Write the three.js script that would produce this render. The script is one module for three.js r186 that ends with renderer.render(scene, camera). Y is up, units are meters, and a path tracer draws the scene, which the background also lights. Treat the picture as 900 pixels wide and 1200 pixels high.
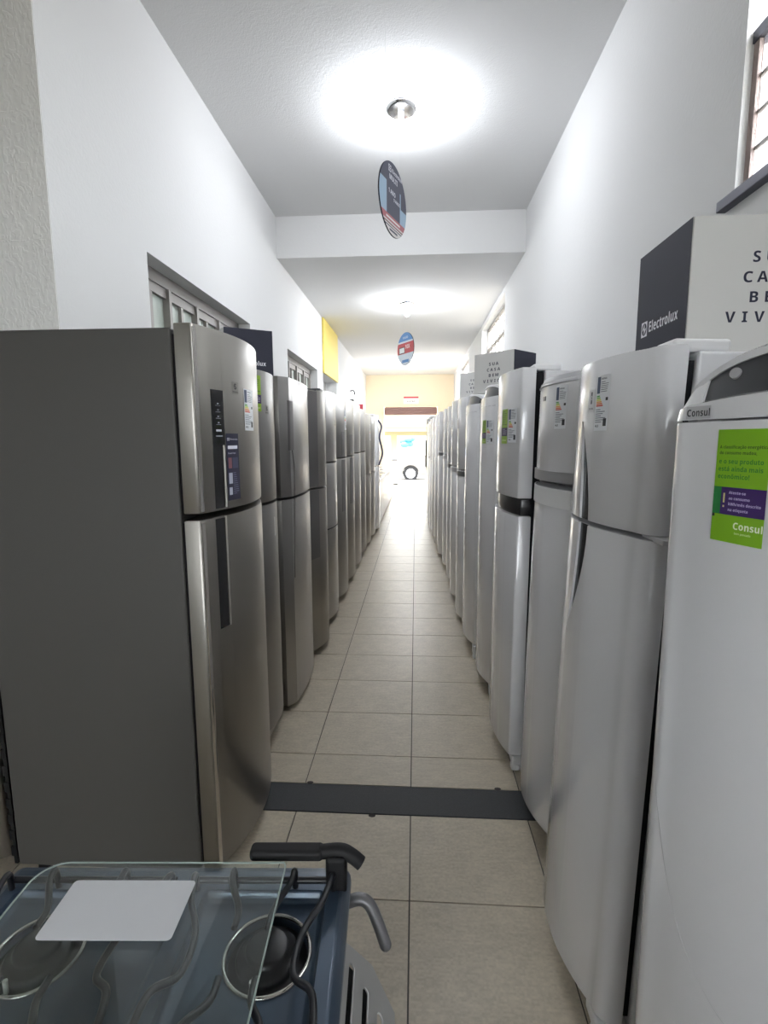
import * as THREE from 'three';
import { mergeGeometries, toCreasedNormals } from 'three/addons/utils/BufferGeometryUtils.js';
import { RoundedBoxGeometry } from 'three/addons/geometries/RoundedBoxGeometry.js';
import { Brush, Evaluator, SUBTRACTION } from 'three-bvh-csg';

// ---------------------------------------------------------------- camera, sky, exposure
const scene = new THREE.Scene();
const camera = new THREE.PerspectiveCamera(89.05, 900 / 1200, 0.05, 200);
camera.rotation.order = 'YXZ';
camera.position.set(0, 1.5, 0);
camera.rotation.set(THREE.MathUtils.degToRad(-7.831), THREE.MathUtils.degToRad(3.475), THREE.MathUtils.degToRad(-0.274));
const SKY = 10;
scene.background = new THREE.Color().setRGB(0.93, 0.97, 1.0);
scene.backgroundIntensity = SKY;
const sun = new THREE.DirectionalLight(0xfff1dc, 12);     // high over the street, behind the opposite building
sun.position.set(-6, 34, -38); sun.target.position.set(0, 0, -18); sun.castShadow = true;
Object.assign(sun.shadow.camera, { left: -30, right: 30, top: 30, bottom: -30, near: 1, far: 90 }); sun.shadow.mapSize.set(2048, 2048);
scene.add(sun, sun.target);
const renderer = new THREE.WebGLRenderer({ antialias: true });
renderer.toneMapping = THREE.LinearToneMapping;
renderer.toneMappingExposure = 1.34;
renderer.shadowMap.enabled = true;
const LAMP = 2.7;                                      // candela of a ceiling bulb

// ---------------------------------------------------------------- helpers
function rng(seed) { let s = seed >>> 0; return () => { s = (s + 0x6D2B79F5) >>> 0; let t = s; t = Math.imul(t ^ (t >>> 15), t | 1); t ^= t + Math.imul(t ^ (t >>> 7), t | 61); return ((t ^ (t >>> 14)) >>> 0) / 4294967296; }; }
const rand = rng(7);
const used = {};
function numbered(n) { const k = used[n] = (used[n] ?? -1) + 1; return k ? n + '_' + String(k).padStart(3, '0') : n; }
function mesh(name, geo, mat, parent) {
  const m = new THREE.Mesh(geo, mat); m.name = parent ? name : numbered(name);
  m.castShadow = m.receiveShadow = true; (parent ?? scene).add(m); return m;
}
function tag(o, label, category, group) { o.userData.label = label; o.userData.category = category; if (group) o.userData.group = group; return o; }
function thing(name, label, category, pos = [0, 0, 0], turn = 0, group) {
  const g = new THREE.Group(); g.name = numbered(name); g.position.set(...pos); g.rotation.y = turn; scene.add(g);
  return tag(g, label, category, group);
}
function struct(name, geo, mat, parent) { const m = mesh(name, geo, mat, parent); if (!parent) { m.name = name; m.userData.kind = 'structure'; } return m; }
function box(x0, x1, y0, y1, z0, z1) {                    // uv in metres
  const w = x1 - x0, h = y1 - y0, d = z1 - z0, g = new THREE.BoxGeometry(w, h, d), uv = g.attributes.uv;
  const s = [[d, h], [d, h], [w, d], [w, d], [w, h], [w, h]];
  for (let f = 0; f < 6; f++) for (let k = 0; k < 4; k++) { const i = f * 4 + k; uv.setXY(i, uv.getX(i) * s[f][0], uv.getY(i) * s[f][1]); }
  g.translate((x0 + x1) / 2, (y0 + y1) / 2, (z0 + z1) / 2); return g;
}
function rbox(x0, x1, y0, y1, z0, z1, r = 0.01, seg = 2) {
  const g = new RoundedBoxGeometry(x1 - x0, y1 - y0, z1 - z0, seg, Math.min(r, (x1 - x0) / 2.01, (y1 - y0) / 2.01, (z1 - z0) / 2.01));
  g.translate((x0 + x1) / 2, (y0 + y1) / 2, (z0 + z1) / 2); return g;
}
function tube(pts, r, seg = 40, rad = 8, closed = false) { return new THREE.TubeGeometry(new THREE.CatmullRomCurve3(pts.map((p) => new THREE.Vector3(...p)), closed, 'catmullrom', 0.5), seg, r, rad, closed); }
function poly(pts, r, rad = 8) {                          // a bent rod with tight corners
  const c = new THREE.CurvePath(), v = pts.map((p) => new THREE.Vector3(...p));
  for (let i = 0; i + 1 < v.length; i++) c.add(new THREE.LineCurve3(v[i], v[i + 1]));
  return new THREE.TubeGeometry(c, Math.max(8, v.length * 8), r, rad, false);
}
function lathe(pts, seg = 40) { return new THREE.LatheGeometry(pts.map(([r, y]) => new THREE.Vector2(r, y)), seg); }
const plain = (g) => { const h = g.index ? g.toNonIndexed() : g; for (const k of Object.keys(h.attributes)) if (!['position', 'normal', 'uv'].includes(k)) h.deleteAttribute(k); return h; };
const join = (...gs) => mergeGeometries(gs.map(plain));
const ev = new Evaluator(); ev.useGroups = false; ev.attributes = ['position', 'normal', 'uv'];
function cut(a, ...bs) { let r = new Brush(plain(a)); r.updateMatrixWorld(); for (const b of bs) { const q = new Brush(plain(b)); q.updateMatrixWorld(); r = ev.evaluate(r, q, SUBTRACTION); } return r.geometry; }
function loftX(us, ring) {                                // closed rings [y, z] strung along x
  const R = us.map((u) => ring(u).reverse()), n = R[0].length, pos = [], P = (i, k) => [us[i], R[i][k % n][0], R[i][k % n][1]];
  for (let i = 0; i + 1 < us.length; i++) for (let k = 0; k < n; k++) { const a = P(i, k), b = P(i + 1, k), c = P(i + 1, k + 1), d = P(i, k + 1); pos.push(...a, ...b, ...c, ...a, ...c, ...d); }
  for (let k = 1; k + 1 < n; k++) { pos.push(...P(0, 0), ...P(0, k), ...P(0, k + 1)); const e = us.length - 1; pos.push(...P(e, 0), ...P(e, k + 1), ...P(e, k)); }
  const g = new THREE.BufferGeometry(); g.setAttribute('position', new THREE.Float32BufferAttribute(pos, 3));
  g.setAttribute('uv', new THREE.Float32BufferAttribute(new Float32Array(pos.length / 3 * 2), 2)); g.computeVertexNormals();
  return toCreasedNormals(g, 0.6);
}
const lin = (a, b, n) => Array.from({ length: n + 1 }, (_, i) => a + (b - a) * i / n);

// ---------------------------------------------------------------- textures
function noise2(seed, n) { const r = rng(seed), a = Float32Array.from({ length: n * n }, r); return (x, y) => { const xi = Math.floor(x), yi = Math.floor(y), fx = x - xi, fy = y - yi, s = (t) => t * t * (3 - 2 * t), m = (i, j) => a[((j % n + n) % n) * n + ((i % n + n) % n)], u = s(fx), v = s(fy); return (m(xi, yi) * (1 - u) + m(xi + 1, yi) * u) * (1 - v) + (m(xi, yi + 1) * (1 - u) + m(xi + 1, yi + 1) * u) * v; }; }
function dataTex(size, fn, srgb) {
  const d = new Uint8Array(size * size * 4);
  for (let j = 0; j < size; j++) for (let i = 0; i < size; i++) { const c = fn(i / size, j / size, i, j); d.set([c[0] * 255, c[1] * 255, c[2] * 255, 255].map((v) => Math.max(0, Math.min(255, v))), (j * size + i) * 4); }
  const t = new THREE.DataTexture(d, size, size); t.wrapS = t.wrapT = THREE.RepeatWrapping; t.magFilter = t.minFilter = THREE.LinearFilter; if (srgb) t.colorSpace = THREE.SRGBColorSpace; t.needsUpdate = true; return t;
}
const nA = noise2(11, 64), nB = noise2(12, 64), nC = noise2(13, 64), nD = noise2(14, 16);
const rG = rng(99);
const stuccoTex = dataTex(512, (u, v) => { const h = 0.45 * nA(u * 64, v * 64) + 0.35 * nB(u * 32, v * 32) + 0.2 * nD(u * 16, v * 16); return [h, h, h]; });
const roughTex = dataTex(512, (u, v) => { const a = nA(u * 64 + 3 * nB(u * 16, v * 16), v * 32), b = nC(u * 32, v * 16 + 2 * nD(u * 16, v * 16)); let h = a > 0.62 ? 0.9 : 0.35 + a * 0.3; h = 0.6 * h + 0.4 * b; return [h, h, h]; });
const tileTexes = [0, 1, 2].map((k) => { const a = noise2(30 + k, 64), b = noise2(40 + k, 8), r = rng(50 + k); return dataTex(256, (u, v) => { const n = 0.5 * (a(u * 64, v * 64) - 0.5) + 0.35 * (a(u * 16 + 9, v * 64) - 0.5) + 0.3 * (b(u * 8, v * 8) - 0.5) + 0.22 * (r() - 0.5), f = 1 + n * 0.16; return [0.735 * f, 0.695 * f, 0.625 * f]; }, true); });
const graniteTex = dataTex(256, () => { const k = rG(), f = k > 0.93 ? 0.42 : 0.17 + 0.12 * k; return [f * 0.75, f * 0.79, f * 0.84]; }, true);
const brushTex = dataTex(256, (() => { const r = rng(5), row = Float32Array.from({ length: 256 }, r), b = noise2(6, 64); return (u, v, i, j) => { const h = 0.55 * row[j] + 0.3 * b(u * 8, v * 64) + 0.15 * b(u * 2, v * 32); return [h, h, h]; }; })());
function canvasTex(w, h, draw) {
  const c = document.createElement('canvas'); c.width = w; c.height = h; const x = c.getContext('2d'); draw(x, w, h);
  const t = new THREE.CanvasTexture(c); t.colorSpace = THREE.SRGBColorSpace; t.magFilter = THREE.LinearFilter; return t;
}

// ---------------------------------------------------------------- materials
const M = {};
const std = (o) => new THREE.MeshStandardMaterial(o), phys = (o) => new THREE.MeshPhysicalMaterial(o);
const rep = (t, s) => { const c = t.clone(); c.repeat.set(s, s); c.needsUpdate = true; return c; };
const lc = (r, g, b) => new THREE.Color().setRGB(r, g, b);
M.wall = std({ color: lc(0.71, 0.71, 0.705), roughness: 0.9, bumpMap: rep(stuccoTex, 2.2), bumpScale: 0.0008 });
M.wallRough = std({ color: lc(0.82, 0.815, 0.79), roughness: 0.95, bumpMap: rep(roughTex, 2.2), bumpScale: 0.0035 });
M.ceil = std({ color: lc(0.71, 0.71, 0.705), roughness: 0.95, bumpMap: rep(stuccoTex, 3), bumpScale: 0.001 });
M.cream = std({ color: lc(0.86, 0.73, 0.53), roughness: 0.9, bumpMap: rep(stuccoTex, 1.2), bumpScale: 0.002 });
M.yellow = std({ color: lc(0.75, 0.60, 0.13), roughness: 0.6 });
M.grout = std({ color: lc(0.10, 0.09, 0.08), roughness: 0.9 });
M.tiles = tileTexes.map((t) => phys({ map: t, roughness: 0.34, bumpMap: t, bumpScale: 0.0003, specularIntensity: 0.9 }));
M.granite = std({ map: rep(graniteTex, 4), roughness: 0.6 });
M.concrete = std({ color: lc(0.55, 0.53, 0.50), roughness: 0.9, bumpMap: rep(stuccoTex, 1), bumpScale: 0.004 });
M.asphalt = std({ color: lc(0.30, 0.29, 0.28), roughness: 0.95 });
M.iron = std({ color: lc(0.30, 0.28, 0.26), roughness: 0.55, metalness: 0.2 });
M.ironDark = std({ color: lc(0.085, 0.085, 0.11), roughness: 0.5, metalness: 0.3 });
M.oldPaint = std({ color: lc(0.42, 0.34, 0.32), roughness: 0.8, bumpMap: rep(roughTex, 6), bumpScale: 0.004 });
M.glass = phys({ color: 0xffffff, roughness: 0.02, transmission: 1, thickness: 0, ior: 1.5 });
M.frosted = phys({ color: lc(0.52, 0.57, 0.52), roughness: 0.08, specularIntensity: 1 });
M.white = phys({ color: lc(0.68, 0.68, 0.70), roughness: 0.22, clearcoat: 0.6, clearcoatRoughness: 0.08 });
M.whiteBody = phys({ color: lc(0.66, 0.66, 0.68), roughness: 0.35 });
M.plasticWhite = phys({ color: lc(0.72, 0.72, 0.73), roughness: 0.4 });
M.silverPlastic = phys({ color: lc(0.42, 0.42, 0.44), roughness: 0.35, metalness: 0.4 });
M.steel = [[0.31, 0.295, 0.27], [0.30, 0.292, 0.28], [0.36, 0.352, 0.34]].map((c, k) => phys({ color: lc(...c), metalness: 1, roughness: [0.37, 0.36, 0.31][k], bumpMap: rep(brushTex, 3), bumpScale: 0.00004 }));
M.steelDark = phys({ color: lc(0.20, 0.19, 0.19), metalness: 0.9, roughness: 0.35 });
M.steelBright = phys({ color: lc(0.66, 0.64, 0.61), metalness: 1, roughness: 0.18 });
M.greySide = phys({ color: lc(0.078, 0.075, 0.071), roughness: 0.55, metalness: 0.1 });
M.gasket = phys({ color: lc(0.012, 0.012, 0.014), roughness: 0.8, specularIntensity: 0.3 });
M.black = phys({ color: lc(0.014, 0.014, 0.016), roughness: 0.25 });
M.blackMatt = phys({ color: lc(0.011, 0.011, 0.012), roughness: 0.6, specularIntensity: 0.5 });
M.darkGrey = phys({ color: lc(0.045, 0.048, 0.055), roughness: 0.3 });
M.chrome = std({ color: lc(0.75, 0.75, 0.76), metalness: 1, roughness: 0.12 });
M.navy = std({ color: lc(0.022, 0.024, 0.040), roughness: 0.7 });
M.card = std({ color: lc(0.66, 0.655, 0.64), roughness: 0.8 });

// ---------------------------------------------------------------- setting
const XL = -1.40, XR = 1.065, HC = 3.71, HL = 3.32, ZS = -5.48, ZE = -15.2, ZP = -2.05;
function wallZ(x0, x1, z0, z1, h, openings) {             // a wall along z with rectangular openings {z0, z1, y0, y1}, z0 < z1
  const gs = []; let z = z0;
  for (const o of [...openings].sort((a, b) => a.z0 - b.z0)) {
    if (o.z0 > z) gs.push(box(x0, x1, 0, h, z, o.z0));
    if (o.y0 > 0) gs.push(box(x0, x1, 0, o.y0, o.z0, o.z1));
    gs.push(box(x0, x1, o.y1, h, o.z0, o.z1)); z = o.z1;
  }
  gs.push(box(x0, x1, 0, h, z, z1)); return join(...gs);
}
const winL1 = { z0: -4.5, z1: -2.79, y0: 1.4, y1: 2.48 }, winL2 = { z0: -7.55, z1: -5.8, y0: 1.4, y1: 2.50 }, doorL = { z0: -9.36, z1: -8.0, y0: 0, y1: 2.515 };
struct('wall_left', wallZ(XL - 0.24, XL, ZE, ZP, HC + 0.1, [winL1, winL2, doorL]), M.wall);
const winR1 = { z0: -1.945, z1: -0.95, y0: 2.305, y1: 3.28 }, winR2 = { z0: -8.8, z1: -6.6, y0: 2.3, y1: 3.255 }, winR3 = { z0: -13.4, z1: -10.9, y0: 2.3, y1: 3.255 };
struct('wall_right', wallZ(XR, XR + 0.16, ZE, 3.6, HC + 0.1, [winR1, winR2, winR3]), M.wall);
struct('wall_pillar', box(-4.2, XL - 0.001, 0, HC + 0.1, ZP - 0.24, ZP + 0.004), M.wallRough);
struct('wall_rear', join(box(-4.2, XR + 0.16, 0, 0.95, 3.6, 3.8), box(-4.2, XR + 0.16, 2.75, HC + 0.1, 3.6, 3.8), box(-4.2, -1.5, 0.95, 2.75, 3.6, 3.8), box(0.7, XR + 0.16, 0.95, 2.75, 3.6, 3.8)), M.wall);
{ const f = struct('window_6', join(box(-1.5, 0.7, 0.95, 1.0, 3.68, 3.74), box(-1.5, 0.7, 2.7, 2.75, 3.68, 3.74), ...lin(0, 2, 2).map((k) => box(-1.5 + k * 1.08, -1.46 + k * 1.08, 1.0, 2.7, 3.68, 3.74))), M.iron);
  for (let k = 0; k < 2; k++) mesh('window_pane', box(-1.46 + k * 1.08, -0.42 + k * 1.08, 1.0, 2.7, 3.705, 3.712), M.glass, f); }
struct('wall_side', box(-4.4, -4.2, 0, HC + 0.1, ZP - 0.24, 3.8), M.wall);
struct('ceiling', box(-4.4, XR + 0.2, HC, HC + 0.15, ZS, 3.8), M.ceil);
struct('ceiling_low', box(XL - 0.24, XR + 0.2, HL, HC + 0.15, ZE - 0.2, ZS), M.ceil);
struct('trim_step', box(XL, XR, HL - 0.002, HC, ZS, ZS + 0.02), M.wall);
// end wall with the shop entrance
struct('wall_end', join(box(XL, XR, 2.44, HL, ZE, ZE + 0.2), box(XL, -0.90, 0, 2.44, ZE, ZE + 0.2), box(0.62, XR, 0, 2.44, ZE, ZE + 0.2)), M.cream);
tag(mesh('rolling_shutter', join(rbox(-0.88, 0.60, 2.2, 2.425, ZE + 0.21, ZE + 0.36, 0.05), ...lin(0, 3, 3).map((k) => rbox(-0.86, 0.58, 2.215 + k * 0.05, 2.245 + k * 0.05, ZE + 0.355, ZE + 0.37, 0.01))), std({ color: lc(0.23, 0.13, 0.11), roughness: 0.6 })), 'brown rolled-up shutter above the shop entrance', 'shutter');

// floor: slab (joint colour) with single tiles
const floor = struct('floor', box(-4.4, XR + 0.16, -0.2, -0.004, -18.5, 3.8), M.grout);
const TX = -0.015, T = 0.4665, TD = 0.393, G = 0.005, Z1 = -2.093, Z2 = -2.311, Z3 = -1.916;
const tileGeo = {};
function tile(x0, x1, z0, z1) {
  const w = x1 - x0 - G, d = z1 - z0 - G, k = w.toFixed(3) + d.toFixed(3);
  if (!tileGeo[k]) tileGeo[k] = new THREE.BoxGeometry(w, 0.012, d);
  const m = mesh('tile', tileGeo[k], M.tiles[Math.floor(rand() * 3)], floor);
  m.position.set((x0 + x1) / 2, -0.006 + (rand() - 0.5) * 0.0005, (z0 + z1) / 2);
}
for (let c = -2; c < 2; c++) {
  const x = TX + c * T; tile(x, x + T, Z2, Z1);
  for (let k = 0; k < 41; k++) tile(x, x + T, Z2 - (k + 1) * TD, Z2 - k * TD);
}
for (let k = 0; k < 8; k++) for (let c = -9; c < 3; c++) tile(TX + c * T, c === 2 ? XR : TX + (c + 1) * T, Z3 + k * TD, Z3 + (k + 1) * TD);
struct('threshold_strip', rbox(XL, XR, -0.012, 0.0015, Z1 + 0.003, Z3 - 0.003, 0.002), M.granite).userData.label = 'dark granite threshold strip set between the beige tiles';
tag(scene.getObjectByName('threshold_strip'), 'dark grey granite threshold strip across the tiled floor', 'threshold');
{ const r = rng(3); for (const [x, z, lb] of [[-0.46, -2.096, 'dark mortar blob at the granite strip beside the stainless row'], [0.36, -2.096, 'dark mortar blob at the granite strip beside the white row'], [-0.17, -1.906, 'dark mortar blob on the stove side of the granite strip']]) { const g = new THREE.IcosahedronGeometry(0.012, 2); g.scale(1.2, 0.12, 0.8); g.translate(x, 0.002, z); tag(mesh('mortar_blob', g, std({ color: lc(0.06, 0.05, 0.05), roughness: 0.9 })), lb, 'mortar', 'mortar blobs along the threshold'); } }

// windows of the adjoining rooms (wall of the stainless row)
function sashL(name, o) {
  const x = XL - 0.13, f = struct(name, join(box(x - 0.03, x + 0.03, o.y1 - 0.07, o.y1, o.z0, o.z1), box(x - 0.03, x + 0.03, o.y0, o.y0 + 0.05, o.z0, o.z1), box(x - 0.03, x + 0.03, o.y0, o.y1, o.z1 - 0.04, o.z1), box(x - 0.03, x + 0.03, o.y0, o.y1, o.z0, o.z0 + 0.04)), M.iron);
  const n = 8, p = (o.z1 - o.z0 - 0.08) / n;
  for (let k = 0; k < n; k++) {
    const a = o.z1 - 0.04 - k * p, b = a - p;
    mesh('window_pane', box(x - 0.012, x - 0.004, o.y0 + 0.05, o.y1 - 0.12, b + 0.02, a - 0.02), M.frosted, f);
    mesh('window_bar', join(box(x - 0.02, x + 0.018 + (k % 2) * 0.02, o.y0 + 0.05, o.y1 - 0.07, b - 0.012, b + 0.022), box(x - 0.02, x + 0.02, o.y1 - 0.125, o.y1 - 0.07, b, a)), M.iron, f);
  }
  mesh('window_backing', box(x - 0.09, x - 0.03, o.y0, o.y1, o.z0, o.z1), M.wall, f);
  return f;
}
sashL('window_1', winL1); sashL('window_2', winL2);
struct('door_1', join(box(XL - 0.24, XL - 0.19, 0, 2.515, doorL.z0, doorL.z1), box(XL - 0.19, XL - 0.175, 0.1, 2.3, doorL.z0 + 0.1, doorL.z1 - 0.1)), std({ color: lc(0.42, 0.41, 0.40), roughness: 0.7 }));
tag(mesh('yellow_board', rbox(XL + 0.002, XL + 0.03, 2.515, HL - 0.003, -9.4, -7.98, 0.004), M.yellow), 'flat yellow board on the wall above a doorway', 'board');
// exterior windows (wall of the white row)
{ const o = winR1, x = XR + 0.02, f = struct('window_3', join(box(x, x + 0.05, o.y0, 2.33, o.z0, o.z1), box(x, x + 0.045, 2.765, 2.80, o.z0, o.z1)), M.ironDark);
  mesh('window_sill', rbox(XR - 0.03, XR + 0.16, 2.272, 2.308, o.z0 - 0.05, o.z1 + 0.05, 0.004), M.ironDark, f);
  mesh('window_stile', box(x + 0.006, x + 0.02, 2.33, 2.765, o.z0, o.z0 + 0.028), M.oldPaint, f);
  mesh('window_stile', box(x + 0.006, x + 0.02, 2.33, 2.765, o.z1 - 0.028, o.z1), M.oldPaint, f);
  const n = 8, p = (o.z1 - o.z0 - 0.056) / n, q = (2.765 - 2.33) / 4;
  for (let k = 1; k < n; k++) mesh('window_bar', box(x + 0.016, x + 0.026, 2.33, 2.765, o.z0 + 0.028 + k * p - 0.005, o.z0 + 0.028 + k * p + 0.005), M.iron, f);
  for (let k = 1; k < 4; k++) mesh('window_bar', box(x + 0.015, x + 0.025, 2.33 + k * q - 0.005, 2.33 + k * q + 0.005, o.z0 + 0.028, o.z1 - 0.028), M.iron, f);
  for (let k = 0; k < n; k++) for (let j = 0; j < 4; j++) mesh('window_pane', box(x + 0.018, x + 0.022, 2.33 + j * q, 2.33 + (j + 1) * q, o.z0 + 0.028 + k * p, o.z0 + 0.028 + (k + 1) * p), M.glass, f);
}
function sashR(name, o) {
  const x = XR + 0.09, f = struct(name, join(box(x, x + 0.04, o.y0, o.y0 + 0.04, o.z0, o.z1), box(x, x + 0.04, o.y1 - 0.03, o.y1, o.z0, o.z1), box(x, x + 0.04, 2.91, 2.935, o.z0, o.z1), box(x, x + 0.04, o.y0, o.y1, o.z0, o.z0 + 0.03), box(x, x + 0.04, o.y0, o.y1, o.z1 - 0.03, o.z1)), M.iron);
  const n = 6, p = (o.z1 - o.z0) / n;
  for (let k = 1; k < n; k++) mesh('window_bar', box(x + 0.008, x + 0.03, o.y0, o.y1, o.z0 + k * p - 0.009, o.z0 + k * p + 0.009), M.iron, f);
  for (let k = 0; k < n; k++) mesh('window_pane', box(x + 0.018, x + 0.022, o.y0 + 0.04, 2.91, o.z0 + k * p + 0.009, o.z0 + (k + 1) * p - 0.009), M.glass, f);
}
sashR('window_4', winR2); sashR('window_5', winR3);

// ---------------------------------------------------------------- prints
const F = 'sans-serif';
function mark(x, cx, cy, s, fg, bg) {                     // square emblem with a split disc
  x.fillStyle = fg; x.fillRect(cx - s / 2, cy - s / 2, s, s); x.fillStyle = bg;
  x.beginPath(); x.arc(cx, cy, s * 0.4, 0, 7); x.fill(); x.fillStyle = fg;
  x.beginPath(); x.moveTo(cx - s * 0.38, cy + s * 0.1); x.lineTo(cx + s * 0.05, cy - s * 0.38); x.lineTo(cx + s * 0.05, cy); x.lineTo(cx + s * 0.38, cy - s * 0.1); x.lineTo(cx - s * 0.05, cy + s * 0.38); x.lineTo(cx - s * 0.05, cy); x.fill();
}
const T_box = canvasTex(512, 512, (x) => { x.fillStyle = '#d3d2cf'; x.fillRect(0, 0, 512, 512); x.fillStyle = '#23263a'; x.font = 'bold 54px ' + F; x.textAlign = 'center';
  ['SUA', 'CASA', 'BEM', 'VIVIDA'].forEach((t, r) => { const L = [...t], p = 47; L.forEach((c, i) => x.fillText(c, 256 + (i - (L.length - 1) / 2) * p, 166 + r * 72)); }); });
const T_boxSide = canvasTex(512, 512, (x) => { x.fillStyle = '#2b2d3d'; x.fillRect(0, 0, 512, 512); mark(x, 95, 330, 66, '#e8e8ee', '#2b2d3d'); x.fillStyle = '#e8e8ee'; x.font = 'bold 60px ' + F; x.textAlign = 'left'; x.fillText('Electrolux', 142, 350); });
const T_energy = canvasTex(160, 320, (x) => { x.fillStyle = '#dfe2e6'; x.fillRect(0, 0, 160, 320); x.fillStyle = '#41506e'; x.fillRect(8, 8, 40, 96); x.fillStyle = '#39404c'; x.font = 'bold 15px ' + F; x.fillText('ENERGIA', 56, 26); x.font = '11px ' + F; for (let k = 0; k < 6; k++) x.fillRect(56, 38 + k * 11, 50 + (k * 37) % 40, 3);
  ['#4f9b45', '#8fbb3c', '#d8d13a', '#e2a13a', '#d97338', '#c94536'].forEach((c, k) => { x.fillStyle = c; x.fillRect(10, 116 + k * 11, 40 + k * 9, 8); }); x.fillStyle = '#222'; x.fillRect(122, 130, 26, 18); x.fillStyle = '#555c68'; for (let k = 0; k < 7; k++) x.fillRect(10, 196 + k * 12, 60 + (k * 53) % 74, 4); x.fillStyle = '#20242c'; x.fillRect(110, 250, 36, 44); x.font = 'bold 22px ' + F; x.fillText('44,8', 14, 300); });
const T_green = canvasTex(256, 512, (x) => { x.fillStyle = '#7fb51e'; x.fillRect(0, 0, 256, 512); x.fillStyle = '#2d4a12'; x.font = 'bold 19px ' + F; x.fillText('A classificação energética', 14, 86); x.fillText('do consumo mudou,', 14, 112); x.fillStyle = '#2a7a2e'; x.font = 'bold 29px ' + F; x.fillText('e o seu produto', 14, 154); x.fillText('está ainda mais', 14, 188); x.fillText('econômico!', 14, 222);
  x.fillStyle = '#1f7a3a'; x.fillRect(0, 260, 60, 126); x.fillStyle = '#3c2163'; x.beginPath(); x.moveTo(40, 260); x.lineTo(256, 260); x.lineTo(256, 386); x.lineTo(40, 386); x.fill(); x.fillStyle = '#d7d08c'; x.fillRect(52, 288, 9, 44); x.fillRect(52, 344, 9, 9); x.fillStyle = '#cfc6e6'; x.font = 'bold 18px ' + F; ['Atente-se', 'ao consumo', 'kWh/mês descrito', 'na etiqueta'].forEach((t, k) => x.fillText(t, 80, 290 + k * 26)); x.fillStyle = '#2b2b2b'; x.fillRect(0, 386, 14, 14); x.fillStyle = '#eef5dc'; x.font = 'bold 44px ' + F; x.fillText('Consul', 112, 448); x.font = '13px ' + F; x.fillText('bem pensado', 122, 470); });
const T_greenSmall = canvasTex(96, 320, (x) => { x.fillStyle = '#8fb62f'; x.fillRect(0, 0, 96, 320); x.fillStyle = '#4d6b1e'; for (let k = 0; k < 8; k++) x.fillRect(8, 20 + k * 17, 46 + (k * 29) % 34, 5); x.fillStyle = '#33284f'; x.fillRect(0, 172, 96, 78); x.fillStyle = '#c9c3d8'; for (let k = 0; k < 4; k++) x.fillRect(24, 184 + k * 15, 40 + (k * 23) % 26, 4); x.fillStyle = '#dfe8b8'; x.font = 'bold 22px ' + F; x.fillText('Consul', 12, 296); });
const T_darkLabel = canvasTex(128, 512, (x) => { x.fillStyle = '#2a2a40'; x.fillRect(0, 0, 128, 512); mark(x, 22, 44, 22, '#d6d6e2', '#2a2a40'); x.fillStyle = '#d6d6e2'; x.font = 'bold 17px ' + F; x.fillText('Electrolux', 38, 50); x.fillRect(14, 92, 100, 26); x.font = 'bold 16px ' + F; x.fillText('Frost Free', 14, 156); x.fillStyle = '#8c5d62'; x.fillRect(14, 184, 34, 82); x.fillStyle = '#4a4b66'; x.fillRect(56, 184, 58, 82); x.fillStyle = '#b9bcc9'; x.fillRect(14, 300, 36, 84); x.fillRect(14, 412, 30, 58); x.fillStyle = '#777a92'; for (let k = 0; k < 11; k++) x.fillRect(58, 300 + k * 16, 30 + (k * 31) % 28, 5); });
const T_panel = canvasTex(64, 512, (x) => { x.fillStyle = '#17181b'; x.fillRect(0, 0, 64, 512); x.fillStyle = '#8e9199'; for (let k = 0; k < 4; k++) { x.beginPath(); x.arc(32, 120 + k * 62, 6, 0, 7); x.fill(); x.fillRect(18, 136 + k * 62, 28, 4); } x.fillStyle = '#c8ccd4'; x.fillRect(16, 372, 32, 20); x.fillStyle = '#8e9199'; x.fillRect(14, 430, 38, 12); });
const T_badge = canvasTex(128, 128, (x) => { x.fillStyle = '#8d8a84'; x.fillRect(0, 0, 128, 128); x.strokeStyle = '#2b2b2d'; x.lineWidth = 9; x.beginPath(); x.arc(64, 48, 26, 0.3, 5.6); x.stroke(); x.fillStyle = '#2b2b2d'; x.beginPath(); x.moveTo(40, 50); x.lineTo(66, 24); x.lineTo(66, 48); x.lineTo(90, 44); x.lineTo(62, 74); x.lineTo(62, 50); x.fill(); x.font = 'bold 22px ' + F; x.textAlign = 'center'; x.fillText('Electrolux', 64, 112); });
const T_badgeW = canvasTex(128, 160, (x) => { x.fillStyle = '#c9c9cc'; x.fillRect(0, 0, 128, 160); x.fillStyle = '#44464e'; x.fillRect(44, 16, 40, 84); x.fillStyle = '#c9c9cc'; x.beginPath(); x.arc(64, 58, 17, 0, 7); x.fill(); x.fillStyle = '#44464e'; x.beginPath(); x.moveTo(48, 62); x.lineTo(66, 42); x.lineTo(66, 58); x.lineTo(80, 54); x.lineTo(62, 74); x.lineTo(62, 60); x.fill(); x.font = 'bold 22px ' + F; x.textAlign = 'center'; x.fillText('Electrolux', 64, 140); });
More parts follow.
